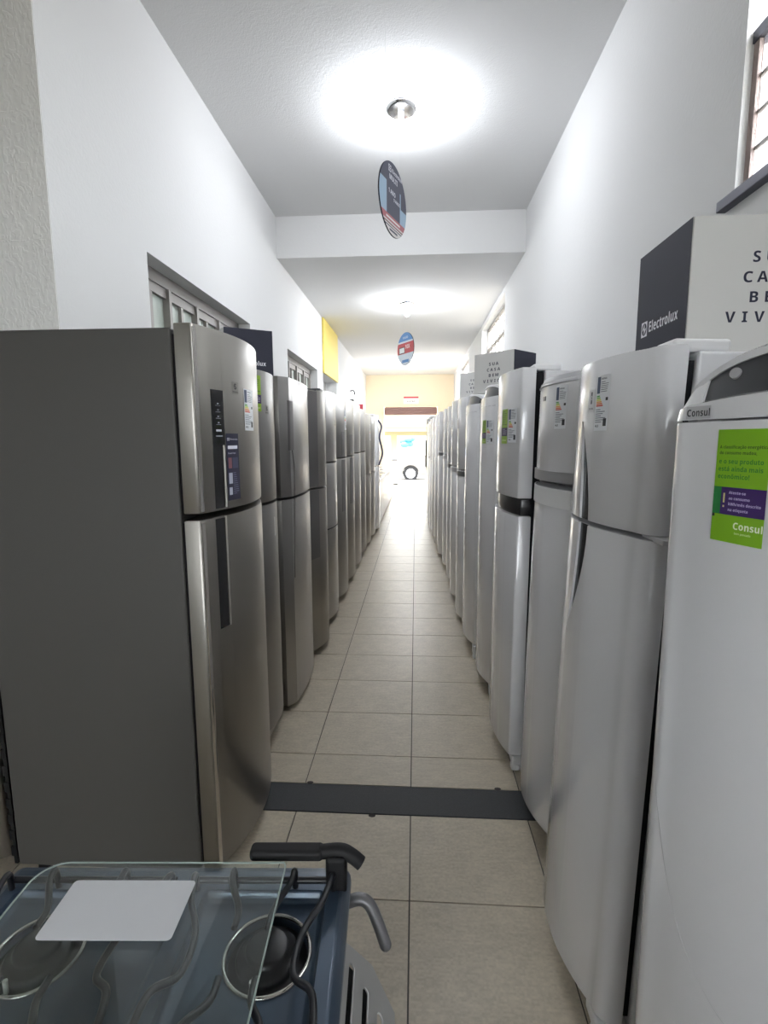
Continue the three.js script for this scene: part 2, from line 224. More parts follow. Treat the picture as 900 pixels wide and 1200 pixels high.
const T_disc = canvasTex(512, 512, (x) => { x.fillStyle = '#9db8cf'; x.fillRect(0, 0, 512, 512); x.fillStyle = '#3c3f55'; x.fillRect(0, 0, 512, 160); x.fillRect(130, 160, 250, 250); x.fillRect(400, 120, 112, 150); mark(x, 190, 56, 46, '#e4e6ee', '#3c3f55'); x.fillStyle = '#e4e6ee'; x.font = 'bold 40px ' + F; x.fillText('Electrolux', 226, 72); x.font = 'bold 50px ' + F; x.textAlign = 'center'; x.fillText('MULTI', 256, 128); x.font = 'bold 44px ' + F; x.fillText('1 ANO', 230, 226); x.font = 'bold 34px ' + F; x.fillText('9 ANOS', 320, 262); x.fillStyle = '#b0626c'; x.fillRect(0, 380, 512, 44); x.fillStyle = '#e9e3e3'; x.fillRect(120, 396, 260, 14); x.fillStyle = '#d9d5d4'; x.fillRect(0, 424, 512, 90); x.fillStyle = '#7a4a52'; x.fillRect(0, 436, 512, 10); x.fillStyle = '#3c3f55'; x.fillRect(0, 456, 512, 8); x.fillRect(180, 474, 150, 14); });
const T_disc2 = canvasTex(256, 256, (x) => { x.fillStyle = '#dfe8f2'; x.fillRect(0, 0, 256, 256); x.fillStyle = '#5e97d6'; x.fillRect(0, 0, 256, 66); x.fillStyle = '#d9e6f5'; x.font = 'bold 24px ' + F; x.textAlign = 'center'; x.fillText('FOGÃO', 128, 48); x.fillStyle = '#cf4a50'; x.fillRect(0, 80, 256, 84); x.fillStyle = '#f4e6e6'; x.font = 'bold 44px ' + F; x.fillText('10X', 160, 128); x.fillStyle = '#f6f6f6'; x.fillRect(30, 112, 84, 46); x.strokeStyle = '#333'; x.lineWidth = 6; x.strokeRect(30, 112, 84, 46); x.fillStyle = '#5e97d6'; x.fillRect(76, 212, 104, 22); });
const T_sign = canvasTex(256, 128, (x) => { x.fillStyle = '#f3efe8'; x.fillRect(0, 0, 256, 128); x.fillStyle = '#c4323a'; x.fillRect(0, 0, 256, 30); x.fillStyle = '#6b5b58'; x.font = 'bold 40px ' + F; x.textAlign = 'center'; x.fillText('ELETRO', 128, 100); });
const print = (t, r = 0.45) => std({ map: t, roughness: r });
const P = { energy: print(T_energy), green: print(T_green, 0.4), greenSmall: print(T_greenSmall), dark: print(T_darkLabel, 0.35), panel: print(T_panel, 0.15), badge: phys({ map: T_badge, metalness: 0.8, roughness: 0.3 }), badgeW: print(T_badgeW, 0.3), box: print(T_box, 0.8), boxSide: print(T_boxSide, 0.7) };

// ---------------------------------------------------------------- refrigerators
// local frame: x across the front, z = 0 the cabinet front, doors grow towards +z
function bow(w, t, s, r, g = 0.012) {
  const pts = [[-w / 2, g], [-w / 2, g + t - r]], k = w / 2 - r;
  for (let i = 1; i <= 6; i++) { const a = Math.PI / 2 * i / 6; pts.push([-w / 2 + r * (1 - Math.cos(a)), g + t - r + r * Math.sin(a)]); }
  for (let i = 1; i < 28; i++) { const x = -k + 2 * k * i / 28; pts.push([x, g + t + s * (1 - (x / k) ** 2)]); }
  for (let i = 6; i >= 0; i--) { const a = Math.PI / 2 * i / 6; pts.push([w / 2 - r * (1 - Math.cos(a)), g + t - r + r * Math.sin(a)]); }
  pts.push([w / 2, g]); return pts;
}
function facet(w, t, s, c, g = 0.012) {                   // flat strips along both edges, a shallow bow between
  const pts = [[-w / 2, g], [-w / 2, g + t], [-w / 2 + c * 0.98, g + t + s * 0.72]], k = w / 2 - c;
  for (let i = 0; i <= 24; i++) { const x = -k + 2 * k * i / 24; pts.push([x, g + t + s * (0.74 + 0.26 * (1 - (x / k) ** 2))]); }
  pts.push([w / 2 - c * 0.98, g + t + s * 0.72], [w / 2, g + t], [w / 2, g]); return pts;
}
const zOf = (pr, x) => { let best = 0; for (let i = 0; i + 1 < pr.length; i++) { const [a, za] = pr[i], [b, zb] = pr[i + 1]; if (x >= a && x <= b && b > a) best = Math.max(best, za + (zb - za) * (x - a) / (b - a)); } return best; };
function doorGeo(pr, y0, y1, bev = 0.004) {
  const sh = new THREE.Shape(pr.map(([x, z]) => new THREE.Vector2(x, -z)).reverse());
  const g = new THREE.ExtrudeGeometry(sh, { depth: y1 - y0 - 2 * bev, bevelEnabled: true, bevelThickness: bev, bevelSize: bev, bevelOffset: -bev, bevelSegments: 2, curveSegments: 1 });
  g.rotateX(-Math.PI / 2); g.translate(0, y0 + bev, 0); return toCreasedNormals(g, 0.5);
}
function slab(pr, x0, x1, y0, y1, d = 0.002, back = 0.006) { // a thin plate following the door front
  return loftX(lin(x0, x1, 10), (u) => { const z = zOf(pr, u); return [[y0, z - back], [y1, z - back], [y1, z + d], [y0, z + d]]; });
}
function sticker(pr, x0, x1, y0, y1, off = 0.0012) {
  const n = 8, g = new THREE.PlaneGeometry(x1 - x0, y1 - y0, n, 1), p = g.attributes.position; g.translate((x0 + x1) / 2, (y0 + y1) / 2, 0);
  for (let i = 0; i < p.count; i++) p.setZ(i, zOf(pr, p.getX(i)) + off);
  g.computeVertexNormals(); return g;
}
const pr0 = (pr) => pr[0][1];
function fridge(o) {
  const { side, z, w, H, split, front, back, label, steel, group } = o;                   // z = edge towards the camera
  const L = side === 'L', turn = L ? Math.PI / 2 : -Math.PI / 2, cz = z - w / 2;
  const t = thing('refrigerator', label, 'refrigerator', [front, 0, cz], turn, group), dpt = Math.abs(back - front);
  const lift = o.tilt ? dpt * Math.sin(o.tilt * Math.PI / 180) : 0;                             // levelled to lean back a little
  if (lift) { t.rotation.order = 'YXZ'; t.rotation.x = -o.tilt * Math.PI / 180; t.position.y = lift; }
  const gk = pr0(o.profile);
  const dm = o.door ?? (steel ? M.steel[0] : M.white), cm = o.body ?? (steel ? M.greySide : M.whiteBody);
  const nx = L ? -1 : 1;                                                                     // local x sign of the edge towards the camera
  const y0 = o.y0 ?? 0.06;
  mesh('cabinet', rbox(-w / 2, w / 2, 0.045, H - 0.012, -dpt, 0, 0.008), cm, t);
  mesh('gasket', join(...(split ? [[y0 + 0.02, split - 0.02], [split + 0.02, H - 0.03]] : [[y0 + 0.02, H - 0.05]]).map(([a, b]) => box(-w / 2 + 0.012, w / 2 - 0.012, a, b, 0.0005, gk + 0.002))), M.gasket, t);
  for (const sx of [-1, 1]) for (const sz of [-0.06, -dpt + 0.06]) { const e = sz > -0.1 ? lift : 0.06 / dpt * lift, g = new THREE.CylinderGeometry(0.02, 0.024, 0.045 + e, 14); g.translate(sx * (w / 2 - 0.05), 0.0225 - e / 2, sz); mesh('foot', g, steel ? M.blackMatt : M.plasticWhite, t); }
  const pr = o.profile, gap = o.gap ?? 0.006;
  const doors = {};
  if (split) {
    let gF = doorGeo(pr, split + gap, o.top ?? H), gR = doorGeo(pr, y0, split - gap);
    if (o.cutF) gF = toCreasedNormals(cut(gF, ...o.cutF(pr, nx)), 0.5);
    if (o.cutR) gR = toCreasedNormals(cut(gR, ...o.cutR(pr, nx)), 0.5);
    doors.f = mesh('freezer_door', gF, dm, t); doors.r = mesh('fridge_door', gR, dm, t);
  } else { let g = doorGeo(pr, y0, o.top ?? H); doors.r = mesh('fridge_door', g, dm, t); doors.f = doors.r; }
  if (o.hinge !== false) mesh('hinge_cover', rbox(nx * (w / 2 - 0.055) - 0.045, nx * (w / 2 - 0.055) + 0.045, H - 0.013, H + 0.014, -0.07, 0.045, 0.009), steel ? M.darkGrey : M.plasticWhite, t);
  if (o.bracket) mesh('hinge_bracket', join(rbox(nx * (w / 2 - 0.045) - 0.04, nx * (w / 2 - 0.045) + 0.04, 0.03, y0 - 0.004, -0.01, 0.075, 0.008), rbox(nx * (w / 2 - 0.03) - 0.02, nx * (w / 2 - 0.03) + 0.02, 0.0, 0.035, 0.035, 0.075, 0.01)), steel ? M.darkGrey : M.plasticWhite, t);
  mesh('plinth', rbox(-w / 2 + 0.02, w / 2 - 0.02, 0.012, 0.05, -0.03, -0.005, 0.004), M.blackMatt, t);
  const st = (name, door, x0, x1, ya, yb, mat, off) => mesh(name, sticker(pr, x0, x1, ya, yb, off), mat, door);
  const sl = (name, door, x0, x1, ya, yb, mat, d, bk) => mesh(name, slab(pr, x0, x1, ya, yb, d, bk), mat, door);
  if (o.extra) o.extra({ t, doors, pr, nx, w, H, st, sl, split });
  return t;
}
const curveBox = (pr, x0, x1, y0, y1, depth) => loftX(lin(x0, x1, 8), (u) => { const z = zOf(pr, Math.max(pr[0][0] + 0.001, u)); return [[y0, z - depth], [y1, z - depth], [y1, z + 0.05], [y0, z + 0.05]]; });
function sRecess(pr, xf, x1, y0, y1, depth) {             // upright grip groove whose edge xf(y) swings
  const ys = lin(y0, y1, 24), pos = [];
  const q = (y, s, f) => { const a = xf(y), x = s ? x1(y) : a; return [x, y, zOf(pr, x) + (f ? 0.03 : -depth)]; };
  const idx = []; for (const y of ys) pos.push(...q(y, 0, 0), ...q(y, 1, 0), ...q(y, 1, 1), ...q(y, 0, 1));
  for (let i = 0; i + 1 < ys.length; i++) for (let k = 0; k < 4; k++) { const a = i * 4 + k, b = i * 4 + (k + 1) % 4, c = a + 4, d = b + 4; idx.push(a, c, b, b, c, d); }
  const e = (ys.length - 1) * 4; idx.push(0, 1, 2, 0, 2, 3, e, e + 2, e + 1, e, e + 3, e + 2);
  const g = new THREE.BufferGeometry(); g.setAttribute('position', new THREE.Float32BufferAttribute(pos, 3)); g.setIndex(idx);
  g.setAttribute('uv', new THREE.Float32BufferAttribute(new Float32Array(pos.length / 3 * 2), 2)); const h = g.toNonIndexed(); h.computeVertexNormals(); return h;
}
function groove(pr, x0f, x1f, y0, y1, d = 0.0008) {       // dark lining of an upright grip groove
  const ys = lin(y0, y1, 24), pos = [], idx = [];
  for (const y of ys) { const a = x0f(y), b = x1f(y); for (const x of [a, (a + b) / 2, b]) pos.push(x, y, zOf(pr, x) + d); }
  for (let i = 0; i + 1 < ys.length; i++) for (const k of [0, 1]) { const a = i * 3 + k; idx.push(a, a + 1, a + 4, a, a + 4, a + 3); }
  const g = new THREE.BufferGeometry(); g.setAttribute('position', new THREE.Float32BufferAttribute(pos, 3)); g.setIndex(idx); g.computeVertexNormals(); return g;
}

// ---- stainless row
const rowL = 'stainless refrigerators along the wall with inner windows', rowR = 'white refrigerators along the wall with daylight windows';
{ // the large one beside the stove
  const w = 0.62, pr = bow(w, 0.055, 0.062, 0.012, 0.01), a0 = -0.245, a1 = -0.188;
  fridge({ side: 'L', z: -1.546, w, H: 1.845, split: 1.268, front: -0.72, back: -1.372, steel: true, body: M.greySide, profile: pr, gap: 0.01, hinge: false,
    label: 'large stainless two-door refrigerator with black display strip, beside the stove',
    cutF: (p) => [curveBox(p, a0, a1, 1.285, 1.5, 0.007)], cutR: (p) => [curveBox(p, a0 - 0.004, a1 - 0.006, 0.885, 1.27, 0.007)],
    extra: ({ t, doors, pr, st, sl }) => {
      sl('display_panel', doors.f, a0, a1, 1.488, 1.66, M.black, 0.0015); st('display_print', doors.f, a0 + 0.003, a1 - 0.003, 1.492, 1.656, P.panel, 0.0022);
      sl('handle_recess', doors.f, a0, a1, 1.285, 1.49, M.black, -0.0055, 0.009); sl('handle_recess', doors.r, a0 - 0.004, a1 - 0.006, 0.885, 1.252, M.black, -0.0055, 0.009);
      st('brand_label', doors.f, -0.182, -0.108, 1.305, 1.525, P.dark); st('badge', doors.f, -0.134, -0.092, 1.655, 1.695, P.badge); st('energy_label', doors.f, -0.05, 0.045, 1.537, 1.68, P.energy);
      for (const [d, a, b] of [['f', 1.285, 1.835], ['r', 0.07, 1.25]]) sl('edge_trim', doors[d], -0.306, -0.295, a, b, M.steelBright, 0.003);
      mesh('back_panel', join(box(-0.31, 0.31, 0.05, 1.78, -0.665, -0.6525), ...lin(0, 22, 22).map((k) => box(-0.312, -0.30, 0.08 + k * 0.06, 0.115 + k * 0.06, -0.671, -0.6525))), M.blackMatt, t);
    } });
}
{ const w = 0.47, pr = bow(w, 0.045, 0.05, 0.03, 0.01);
  fridge({ side: 'L', z: -2.19, w, H: 1.81, split: 1.215, front: -0.778, back: -1.36, steel: true, door: M.steel[1], profile: pr, bracket: true, y0: 0.12,
    label: 'stainless round-fronted refrigerator with a green sticker, second from the stove',
    extra: ({ doors, st, sl, t }) => { st('green_sticker', doors.f, -0.17, -0.105, 1.63, 1.785, P.greenSmall); st('badge', doors.f, -0.07, -0.035, 1.62, 1.66, P.badge);
      sl('film_scrap', doors.r, 0.0, 0.008, 1.05, 1.14, M.plasticWhite, 0.001, 0); mesh('kickplate', rbox(-w / 2 + 0.01, w / 2 - 0.01, 0.03, 0.112, 0.0, 0.06, 0.01), M.steel[1], t); } });
}
{ const w = 0.60, pr = facet(w, 0.05, 0.055, 0.06, 0.01), xa = (y) => -0.212 + 0.016 * Math.cos((y - 1.37) / 0.28 * Math.PI * 0.5) - (y > 1.37 ? (y - 1.37) * 0.25 : 0), xb = (y) => xa(y) + 0.012 + 0.012 * Math.max(0, 1 - Math.abs(y - 1.15) / 0.4);
  fridge({ side: 'L', z: -2.69, w, H: 1.83, split: 1.195, front: -0.765, back: -1.36, steel: true, door: M.steel[2], profile: pr, y0: 0.03, hinge: false,
    label: 'silver refrigerator with a swinging dark grip line and slanted edge, third from the stove',
    cutF: (p) => [sRecess(p, xa, xb, 1.18, 1.45, 0.008)], cutR: (p) => [sRecess(p, xa, xb, 0.75, 1.21, 0.008)],
    extra: ({ doors, sl, pr }) => { mesh('handle_recess', groove(pr, xa, xb, 1.202, 1.45, -0.006), M.black, doors.f); mesh('handle_recess', groove(pr, xa, xb, 0.75, 1.188, -0.006), M.black, doors.r); sl('display_panel', doors.f, -0.25, -0.185, 1.45, 1.71, M.steelDark, 0.0012); } });
}
{ const w = 0.62, pr = facet(w, 0.02, 0.105, 0.19, 0.01);
  fridge({ side: 'L', z: -3.325, w, H: 1.83, split: 1.18, front: -0.765, back: -1.36, steel: true, door: M.steel[0], profile: pr, y0: 0.05, hinge: false,
    label: 'stainless refrigerator with wide dark slanted door edge, fourth from the stove',
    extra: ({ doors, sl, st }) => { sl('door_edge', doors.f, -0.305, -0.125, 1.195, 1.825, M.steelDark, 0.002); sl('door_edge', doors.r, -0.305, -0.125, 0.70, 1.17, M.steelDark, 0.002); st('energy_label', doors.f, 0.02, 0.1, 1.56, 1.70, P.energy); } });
}
{ const w = 0.58, pr = bow(w, 0.05, 0.045, 0.03);
  fridge({ side: 'L', z: -3.975, w, H: 1.88, split: 1.33, front: -0.765, back: -1.36, steel: true, door: M.steel[2], profile: pr,
    label: 'stainless refrigerator with a bottom drawer line, fifth from the stove',
    extra: ({ doors, sl, st }) => { sl('drawer_gap', doors.r, -0.29, 0.29, 0.795, 0.807, M.black, 0.0008); st('badge', doors.f, -0.02, 0.03, 1.62, 1.67, P.badge); } });
}
const lSpec = [
  [0.58, 1.90, 1.345, 1, 'dark', 'stainless refrigerator with pale label and dark grip, sixth from the stove'],
  [0.60, 1.91, 1.345, 0, 'grip', 'stainless refrigerator with tall dark grip recess, seventh from the stove'],
  [0.64, 1.91, 1.36, 2, 'badge', 'stainless refrigerator with a small dark badge, eighth from the stove'],
  [0.60, 1.89, 1.36, 1, 'badge', 'stainless refrigerator with plain bowed doors, ninth from the stove'],
  [0.60, 1.86, 1.03, 0, 'label', 'stainless refrigerator with a low door seam, tenth from the stove'],
  [0.60, 1.85, 1.03, 2, 'badge', 'last stainless refrigerator of the row before the white one'],
];
let zl = -4.6;
lSpec.forEach(([w, H, split, k, kind, label], i) => {
  const pr = bow(w, 0.05, 0.05, 0.025);
  fridge({ side: 'L', z: zl, w, H, split, front: -0.765 + Math.max(0, (-zl - 6.4) * 0.02), back: -1.36, steel: true, door: M.steel[k], profile: pr, label, hinge: i % 2 === 0,
    extra: ({ doors, sl, st }) => {
      if (kind === 'dark') { sl('handle_recess', doors.f, -0.16, -0.06, split + 0.02, 1.58, M.steelDark, 0.001); sl('handle_recess', doors.r, -0.16, -0.06, 0.85, split - 0.02, M.steelDark, 0.001); st('energy_label', doors.f, -0.06, 0.06, 1.60, 1.78, P.energy); }
      else if (kind === 'grip') { sl('handle_recess', doors.f, -0.17, -0.05, split + 0.02, 1.56, M.steelDark, 0.001); sl('handle_recess', doors.r, -0.17, -0.05, 0.85, split - 0.02, M.steelDark, 0.001); }
      else if (kind === 'label') st('energy_label', doors.f, -0.05, 0.06, H - 0.36, H - 0.14, P.energy);
      else { st('badge', doors.f, 0.0, 0.06, H - 0.26, H - 0.20, P.badge); }
    } });
  zl -= w + 0.02;
});
{ const w = 0.58, pr = bow(w, 0.05, 0.045, 0.03);
  fridge({ side: 'L', z: zl, w, H: 1.90, split: 1.09, front: -0.70, back: -1.3, steel: false, profile: pr, label: 'tall white refrigerator with a dark blue bowed handle behind the stainless row',
    extra: ({ doors, pr }) => { const z = zOf(pr, -0.1); mesh('handle', tube([[-0.2, 1.82, z], [-0.16, 1.72, z + 0.05], [-0.2, 1.55, z + 0.02], [-0.1, 1.3, z + 0.06], [-0.12, 1.1, z + 0.005]], 0.014), std({ color: lc(0.02, 0.03, 0.08), roughness: 0.4 }), doors.f); } });
  zl -= w + 0.03;
}
// ---- white row
{ const w = 0.53, pr = bow(w, 0.06, 0.05, 0.05, 0.018);
  const xa = (y) => 0.006 - 0.5 * (y - 1.26) ** 2, xb = (y) => xa(y) + 0.006 + 0.05 * Math.max(0, 1 - ((y - 1.27) / 0.27) ** 2);
  fridge({ side: 'R', z: -1.11, w, H: 1.675, split: 1.277, front: 0.518, back: 0.985, profile: pr, y0: 0.075, bracket: true, gap: 0.005, tilt: 1.6,
    label: 'white refrigerator with dark curved grip slit under the large carton',
    cutF: (p) => [sRecess(p, xa, xb, 1.25, 1.53, 0.008)], cutR: (p) => [sRecess(p, xa, xb, 0.96, 1.29, 0.008)],
    extra: ({ t, doors, st, pr }) => { mesh('handle_recess', groove(pr, xa, xb, 1.283, 1.53, -0.006), M.black, doors.f); mesh('handle_recess', groove(pr, xa, xb, 0.96, 1.271, -0.006), M.black, doors.r);
      st('energy_label', doors.f, 0.058, 0.115, 1.505, 1.635, P.energy); st('badge', doors.f, 0.018, 0.048, 1.55, 1.605, P.badgeW);
      mesh('door_hinge', rbox(0.20, 0.30, 1.269, 1.281, -0.03, 0.05, 0.003), M.plasticWhite, t); } });
}
{ const w = 0.50, pr = bow(w, 0.055, 0.05, 0.035, 0.02);
  fridge({ side: 'R', z: -1.68, w, H: 1.69, split: 1.335, front: 0.55, back: 1.0, profile: pr, y0: 0.09, gap: 0.010, tilt: 1.1,
    label: 'white refrigerator with a silver grip band between its doors, beside the black-banded one',
    extra: ({ doors, st, sl }) => { sl('grip_band', doors.f, -0.245, 0.245, 1.346, 1.382, M.silverPlastic, 0.006); sl('grip_band', doors.r, -0.245, 0.245, 1.262, 1.323, M.plasticWhite, 0.004); st('energy_label', doors.f, 0.115, 0.178, 1.525, 1.665, P.energy); sl('badge', doors.f, 0.0, 0.03, 1.625, 1.64, M.darkGrey, 0.002); mesh('top_cap', loftX(lin(-0.24, 0.24, 20), (u) => { const z = zOf(pr, u); return [[1.676, -0.02], [1.705, -0.02], [1.705, z - 0.012], [1.676, z + 0.004]]; }), M.silverPlastic, doors.f); } });
}
{ const w = 0.53, pr = bow(w, 0.06, 0.04, 0.012, 0.034);
  fridge({ side: 'R', z: -2.21, w, H: 1.79, split: 1.213, front: 0.515, back: 1.04, profile: pr, y0: 0.085, gap: 0.038, bracket: true, tilt: 0.3,
    label: 'white refrigerator with a black band between its doors and a green sticker',
    extra: ({ t, doors, st, sl, pr }) => { mesh('grip_band', doorGeo(pr.map(([x, z]) => [x * 0.985, z - 0.012 * (z > 0.05)]), 1.177, 1.249), M.black, t); st('green_sticker', doors.f, 0.06, 0.14, 1.48, 1.63, P.greenSmall); st('energy_label', doors.f, 0.152, 0.235, 1.485, 1.63, P.energy);
      mesh('door_gasket', box(-0.25, 0.25, 0.09, 1.77, 0.001, 0.034), M.gasket, t); } });
}
function archFridge(z, w, H, front, label, withGreen, dark) {
  const pr = bow(w, 0.055, 0.05, 0.04, 0.018), h = H - 0.075;
  fridge({ side: 'R', z, w, H: h, split: 0, front, back: 1.04, profile: pr, y0: 0.10, bracket: true, hinge: false, label,
    extra: ({ t, doors, st, sl, pr, w }) => {
      const arch = (u) => 0.055 * (1 - (2 * u / w) ** 4);
      mesh('handle_insert', loftX(lin(-w / 2 + 0.06, w / 2 - 0.06, 20), (u) => { const zz = zOf(pr, u), a = arch(u); return [[h - 0.008, -0.05], [h + 0.008 + a, -0.05], [h + 0.008 + a, zz - 0.03], [h - 0.008, zz - 0.012]]; }), dark, t);
      mesh('handle_hood', loftX(lin(-w / 2 + 0.004, w / 2 - 0.004, 30), (u) => { const zz = zOf(pr, u), a = arch(u); return [[h + a, -0.07], [h + 0.018 + a, -0.07], [h + 0.016 + a, zz - 0.03], [h + 0.004 + a, zz - 0.024]]; }), M.plasticWhite, t);
      mesh('door_lip', slab(pr, -w / 2 + 0.01, w / 2 - 0.01, h - 0.052, h - 0.049, 0.0006, 0.002), M.silverPlastic, doors.r);
      if (withGreen) { st('green_sticker', doors.r, 0.05, 0.12, 1.48, 1.61, P.greenSmall); st('energy_label', doors.r, 0.13, 0.21, 1.48, 1.61, P.energy); }
      else for (let k = 0; k < 6; k++) sl('film_tear', doors.r, 0.05 - 0.004 * k, 0.062 - 0.003 * k, h - 0.62 - k * 0.05, h - 0.595 - k * 0.05, M.darkGrey, 0.0008, 0);
    } });
}
archFridge(-2.83, 0.55, 1.81, 0.505, 'white single-door refrigerator with dark arched handle and green sticker', true, M.darkGrey);
archFridge(-3.44, 0.55, 1.81, 0.475, 'white single-door refrigerator with dark arched handle and no sticker', false, M.darkGrey);
const ORD = ['second', 'third', 'fourth', 'fifth', 'sixth', 'seventh', 'eighth', 'ninth', 'tenth'];
const rSpec = [
  [1.83, 1.265, 0.46, 'white two-door refrigerator next to the single-door pair, under the far carton'],
  [1.85, 1.265, 0.45], [1.84, 1.27, 0.45], [1.85, 1.34, 0.44], [1.85, 1.36, 0.405], [1.84, 0, 0.385], [1.83, 0, 0.365], [1.83, 1.24, 0.35], [1.82, 1.24, 0.34], [1.80, 0, 0.34],
  [1.80, 1.22, 0.34, 'white two-door refrigerator next to the grey display cooler'],
].map(([H, split, front, label], i) => [0.53, H, split, front, label ?? 'white ' + (split ? 'two-door' : 'one-door') + ' refrigerator, ' + ORD[i - 1] + ' beyond the single-door pair']);
let zr = -4.05;
rSpec.forEach(([w, H, split, front, label], i) => {
  const pr = bow(w, 0.055, 0.05, 0.035);
  fridge({ side: 'R', z: zr, w, H, split, front, back: Math.min(1.04, front + 0.58), profile: pr, label, bracket: i < 4, hinge: i % 2 === 0,
    extra: ({ doors, sl, st }) => { if (split) { sl('grip_band', doors.r, -w / 2 + 0.02, w / 2 - 0.02, split - 0.05, split - 0.012, i % 2 ? M.silverPlastic : M.darkGrey, 0.003); st('badge', doors.f, -0.02, 0.05, H - 0.24, H - 0.16, P.badgeW); } if (i < 3) st('energy_label', doors.f, -0.15, -0.05, H - 0.36, H - 0.16, P.energy); } });
  zr -= w + 0.07;
});
// grey upright display cooler at the end of the white row
{ const t = thing('display_cooler', 'grey upright display cooler with louvred base at the end of the white row', 'cooler', [0.30, 0, -12.1], -Math.PI / 2), w = 0.64;
  mesh('cabinet', rbox(-w / 2, w / 2, 0.05, 2.03, -0.6, 0, 0.012), M.silverPlastic, t);
  const d = mesh('door', rbox(-w / 2 + 0.005, w / 2 - 0.005, 0.5, 1.98, 0.003, 0.05, 0.01), M.silverPlastic, t);
  mesh('door_glass', box(-w / 2 + 0.06, w / 2 - 0.06, 0.56, 1.92, 0.046, 0.052), M.black, d);
  mesh('handle', rbox(w / 2 - 0.05, w / 2 - 0.03, 0.9, 1.5, 0.05, 0.08, 0.006), M.blackMatt, d);
  for (let k = 0; k < 6; k++) mesh('louvre', rbox(-w / 2 + 0.03, w / 2 - 0.03, 0.09 + k * 0.06, 0.125 + k * 0.06, 0.001, 0.03, 0.006), M.silverPlastic, t);
  for (const sx of [-1, 1]) for (const sz of [-0.06, -0.54]) mesh('foot', rbox(sx * (w / 2 - 0.05) - 0.02, sx * (w / 2 - 0.05) + 0.02, 0, 0.05, sz - 0.02, sz + 0.02, 0.005), M.blackMatt, t);
}
{ // the turned single-door one by the large carton
  const w = 0.58, H = 1.56, pr = bow(w, 0.055, 0.05, 0.035, 0.02), yaw = -Math.PI / 2 + THREE.MathUtils.degToRad(34);
  const c = Math.cos(yaw), s = Math.sin(yaw), lx = -w / 2, lz = 0.07, cx = 0.372, cz = -0.80;   // its far front corner stands at (cx, cz)
  const t = thing('refrigerator', 'white single-door refrigerator with large green sticker, turned towards the stove', 'refrigerator', [cx - (lx * c + lz * s), 0, cz - (-lx * s + lz * c)], yaw);
  mesh('cabinet', rbox(-w / 2, w / 2, 0.045, H - 0.02, -0.43, 0, 0.008), M.whiteBody, t);
  mesh('gasket', box(-w / 2 + 0.012, w / 2 - 0.012, 0.1, H - 0.06, 0.0005, 0.024), M.gasket, t);
  for (const sx of [-1, 1]) for (const sz of [-0.06, -0.38]) { const g = new THREE.CylinderGeometry(0.02, 0.024, 0.045, 14); g.translate(sx * (w / 2 - 0.05), 0.0225, sz); mesh('foot', g, M.plasticWhite, t); }
  const d = mesh('fridge_door', doorGeo(pr, 0.07, 1.524), M.white, t);
  const arch = (u) => 0.062 * (1 - Math.min(1, Math.abs(2 * u / w)) ** 5), head = (u) => 0.016 * (1 - Math.abs(2 * u / w) ** 3);
  mesh('door_header', loftX(lin(-w / 2 + 0.003, w / 2 - 0.003, 30), (u) => { const z = zOf(pr, u), a = head(u); return [[1.526, 0.024], [1.546 + a, 0.024], [1.548 + a, z - 0.025], [1.542 + a, z - 0.004], [1.526, z + 0.001]]; }), M.white, d);
  mesh('handle_insert', loftX(lin(-w / 2 + 0.04, w / 2 - 0.04, 34), (u) => { const z = zOf(pr, u), a = arch(u); return [[1.535, -0.02], [1.556 + a, -0.02], [1.556 + a, z - 0.034], [1.540 + head(u), z - 0.016]]; }), M.darkGrey, d);
  mesh('handle_hood', loftX(lin(-w / 2 + 0.002, w / 2 - 0.002, 40), (u) => { const z = zOf(pr, u), a = arch(u); return [[1.545 + a, -0.03], [1.562 + a, -0.03], [1.563 + a, z - 0.045], [1.556 + a, z - 0.026], [1.547 + a, z - 0.026]]; }), M.white, d);
  mesh('handle_end', loftX(lin(-w / 2 + 0.004, -w / 2 + 0.043, 8), (u) => { const z = zOf(pr, u), a = arch(u); return [[1.54, 0.0], [1.556 + a, 0.0], [1.556 + a, z - 0.03], [1.54, z - 0.008]]; }), M.plasticWhite, d);
  { const g = new THREE.CylinderGeometry(0.0072, 0.0072, 0.006, 28); g.rotateX(Math.PI / 2); g.rotateX(-0.3); const u = -0.205; g.translate(u, 1.585, zOf(pr, u) - 0.025); const b = mesh('dial', g, M.silverPlastic, d); b.userData.label = 'round grey emblem on the dark handle'; }
  const txt = canvasTex(256, 96, (x) => { x.fillStyle = '#b4b4b7'; x.fillRect(0, 0, 256, 96); x.fillStyle = '#2b2b2e'; x.font = 'bold 76px ' + F; x.fillText('Consul', 4, 76); });
  mesh('badge', sticker(pr, -0.262, -0.222, 1.5275, 1.5445, 0.0025), print(txt, 0.3), d);
  mesh('film_edge', tube([[-0.278, 1.02], [-0.265, 0.93], [-0.235, 0.82], [-0.195, 0.745], [-0.13, 0.70], [-0.06, 0.715]].map(([u, y]) => [u, y, zOf(pr, u)]), 0.0004, 60, 6), M.silverPlastic, d).userData.label = 'creased edge of clear protective film';
  mesh('green_sticker', sticker(pr, -0.208, -0.138, 1.366, 1.512), P.green, d);
}
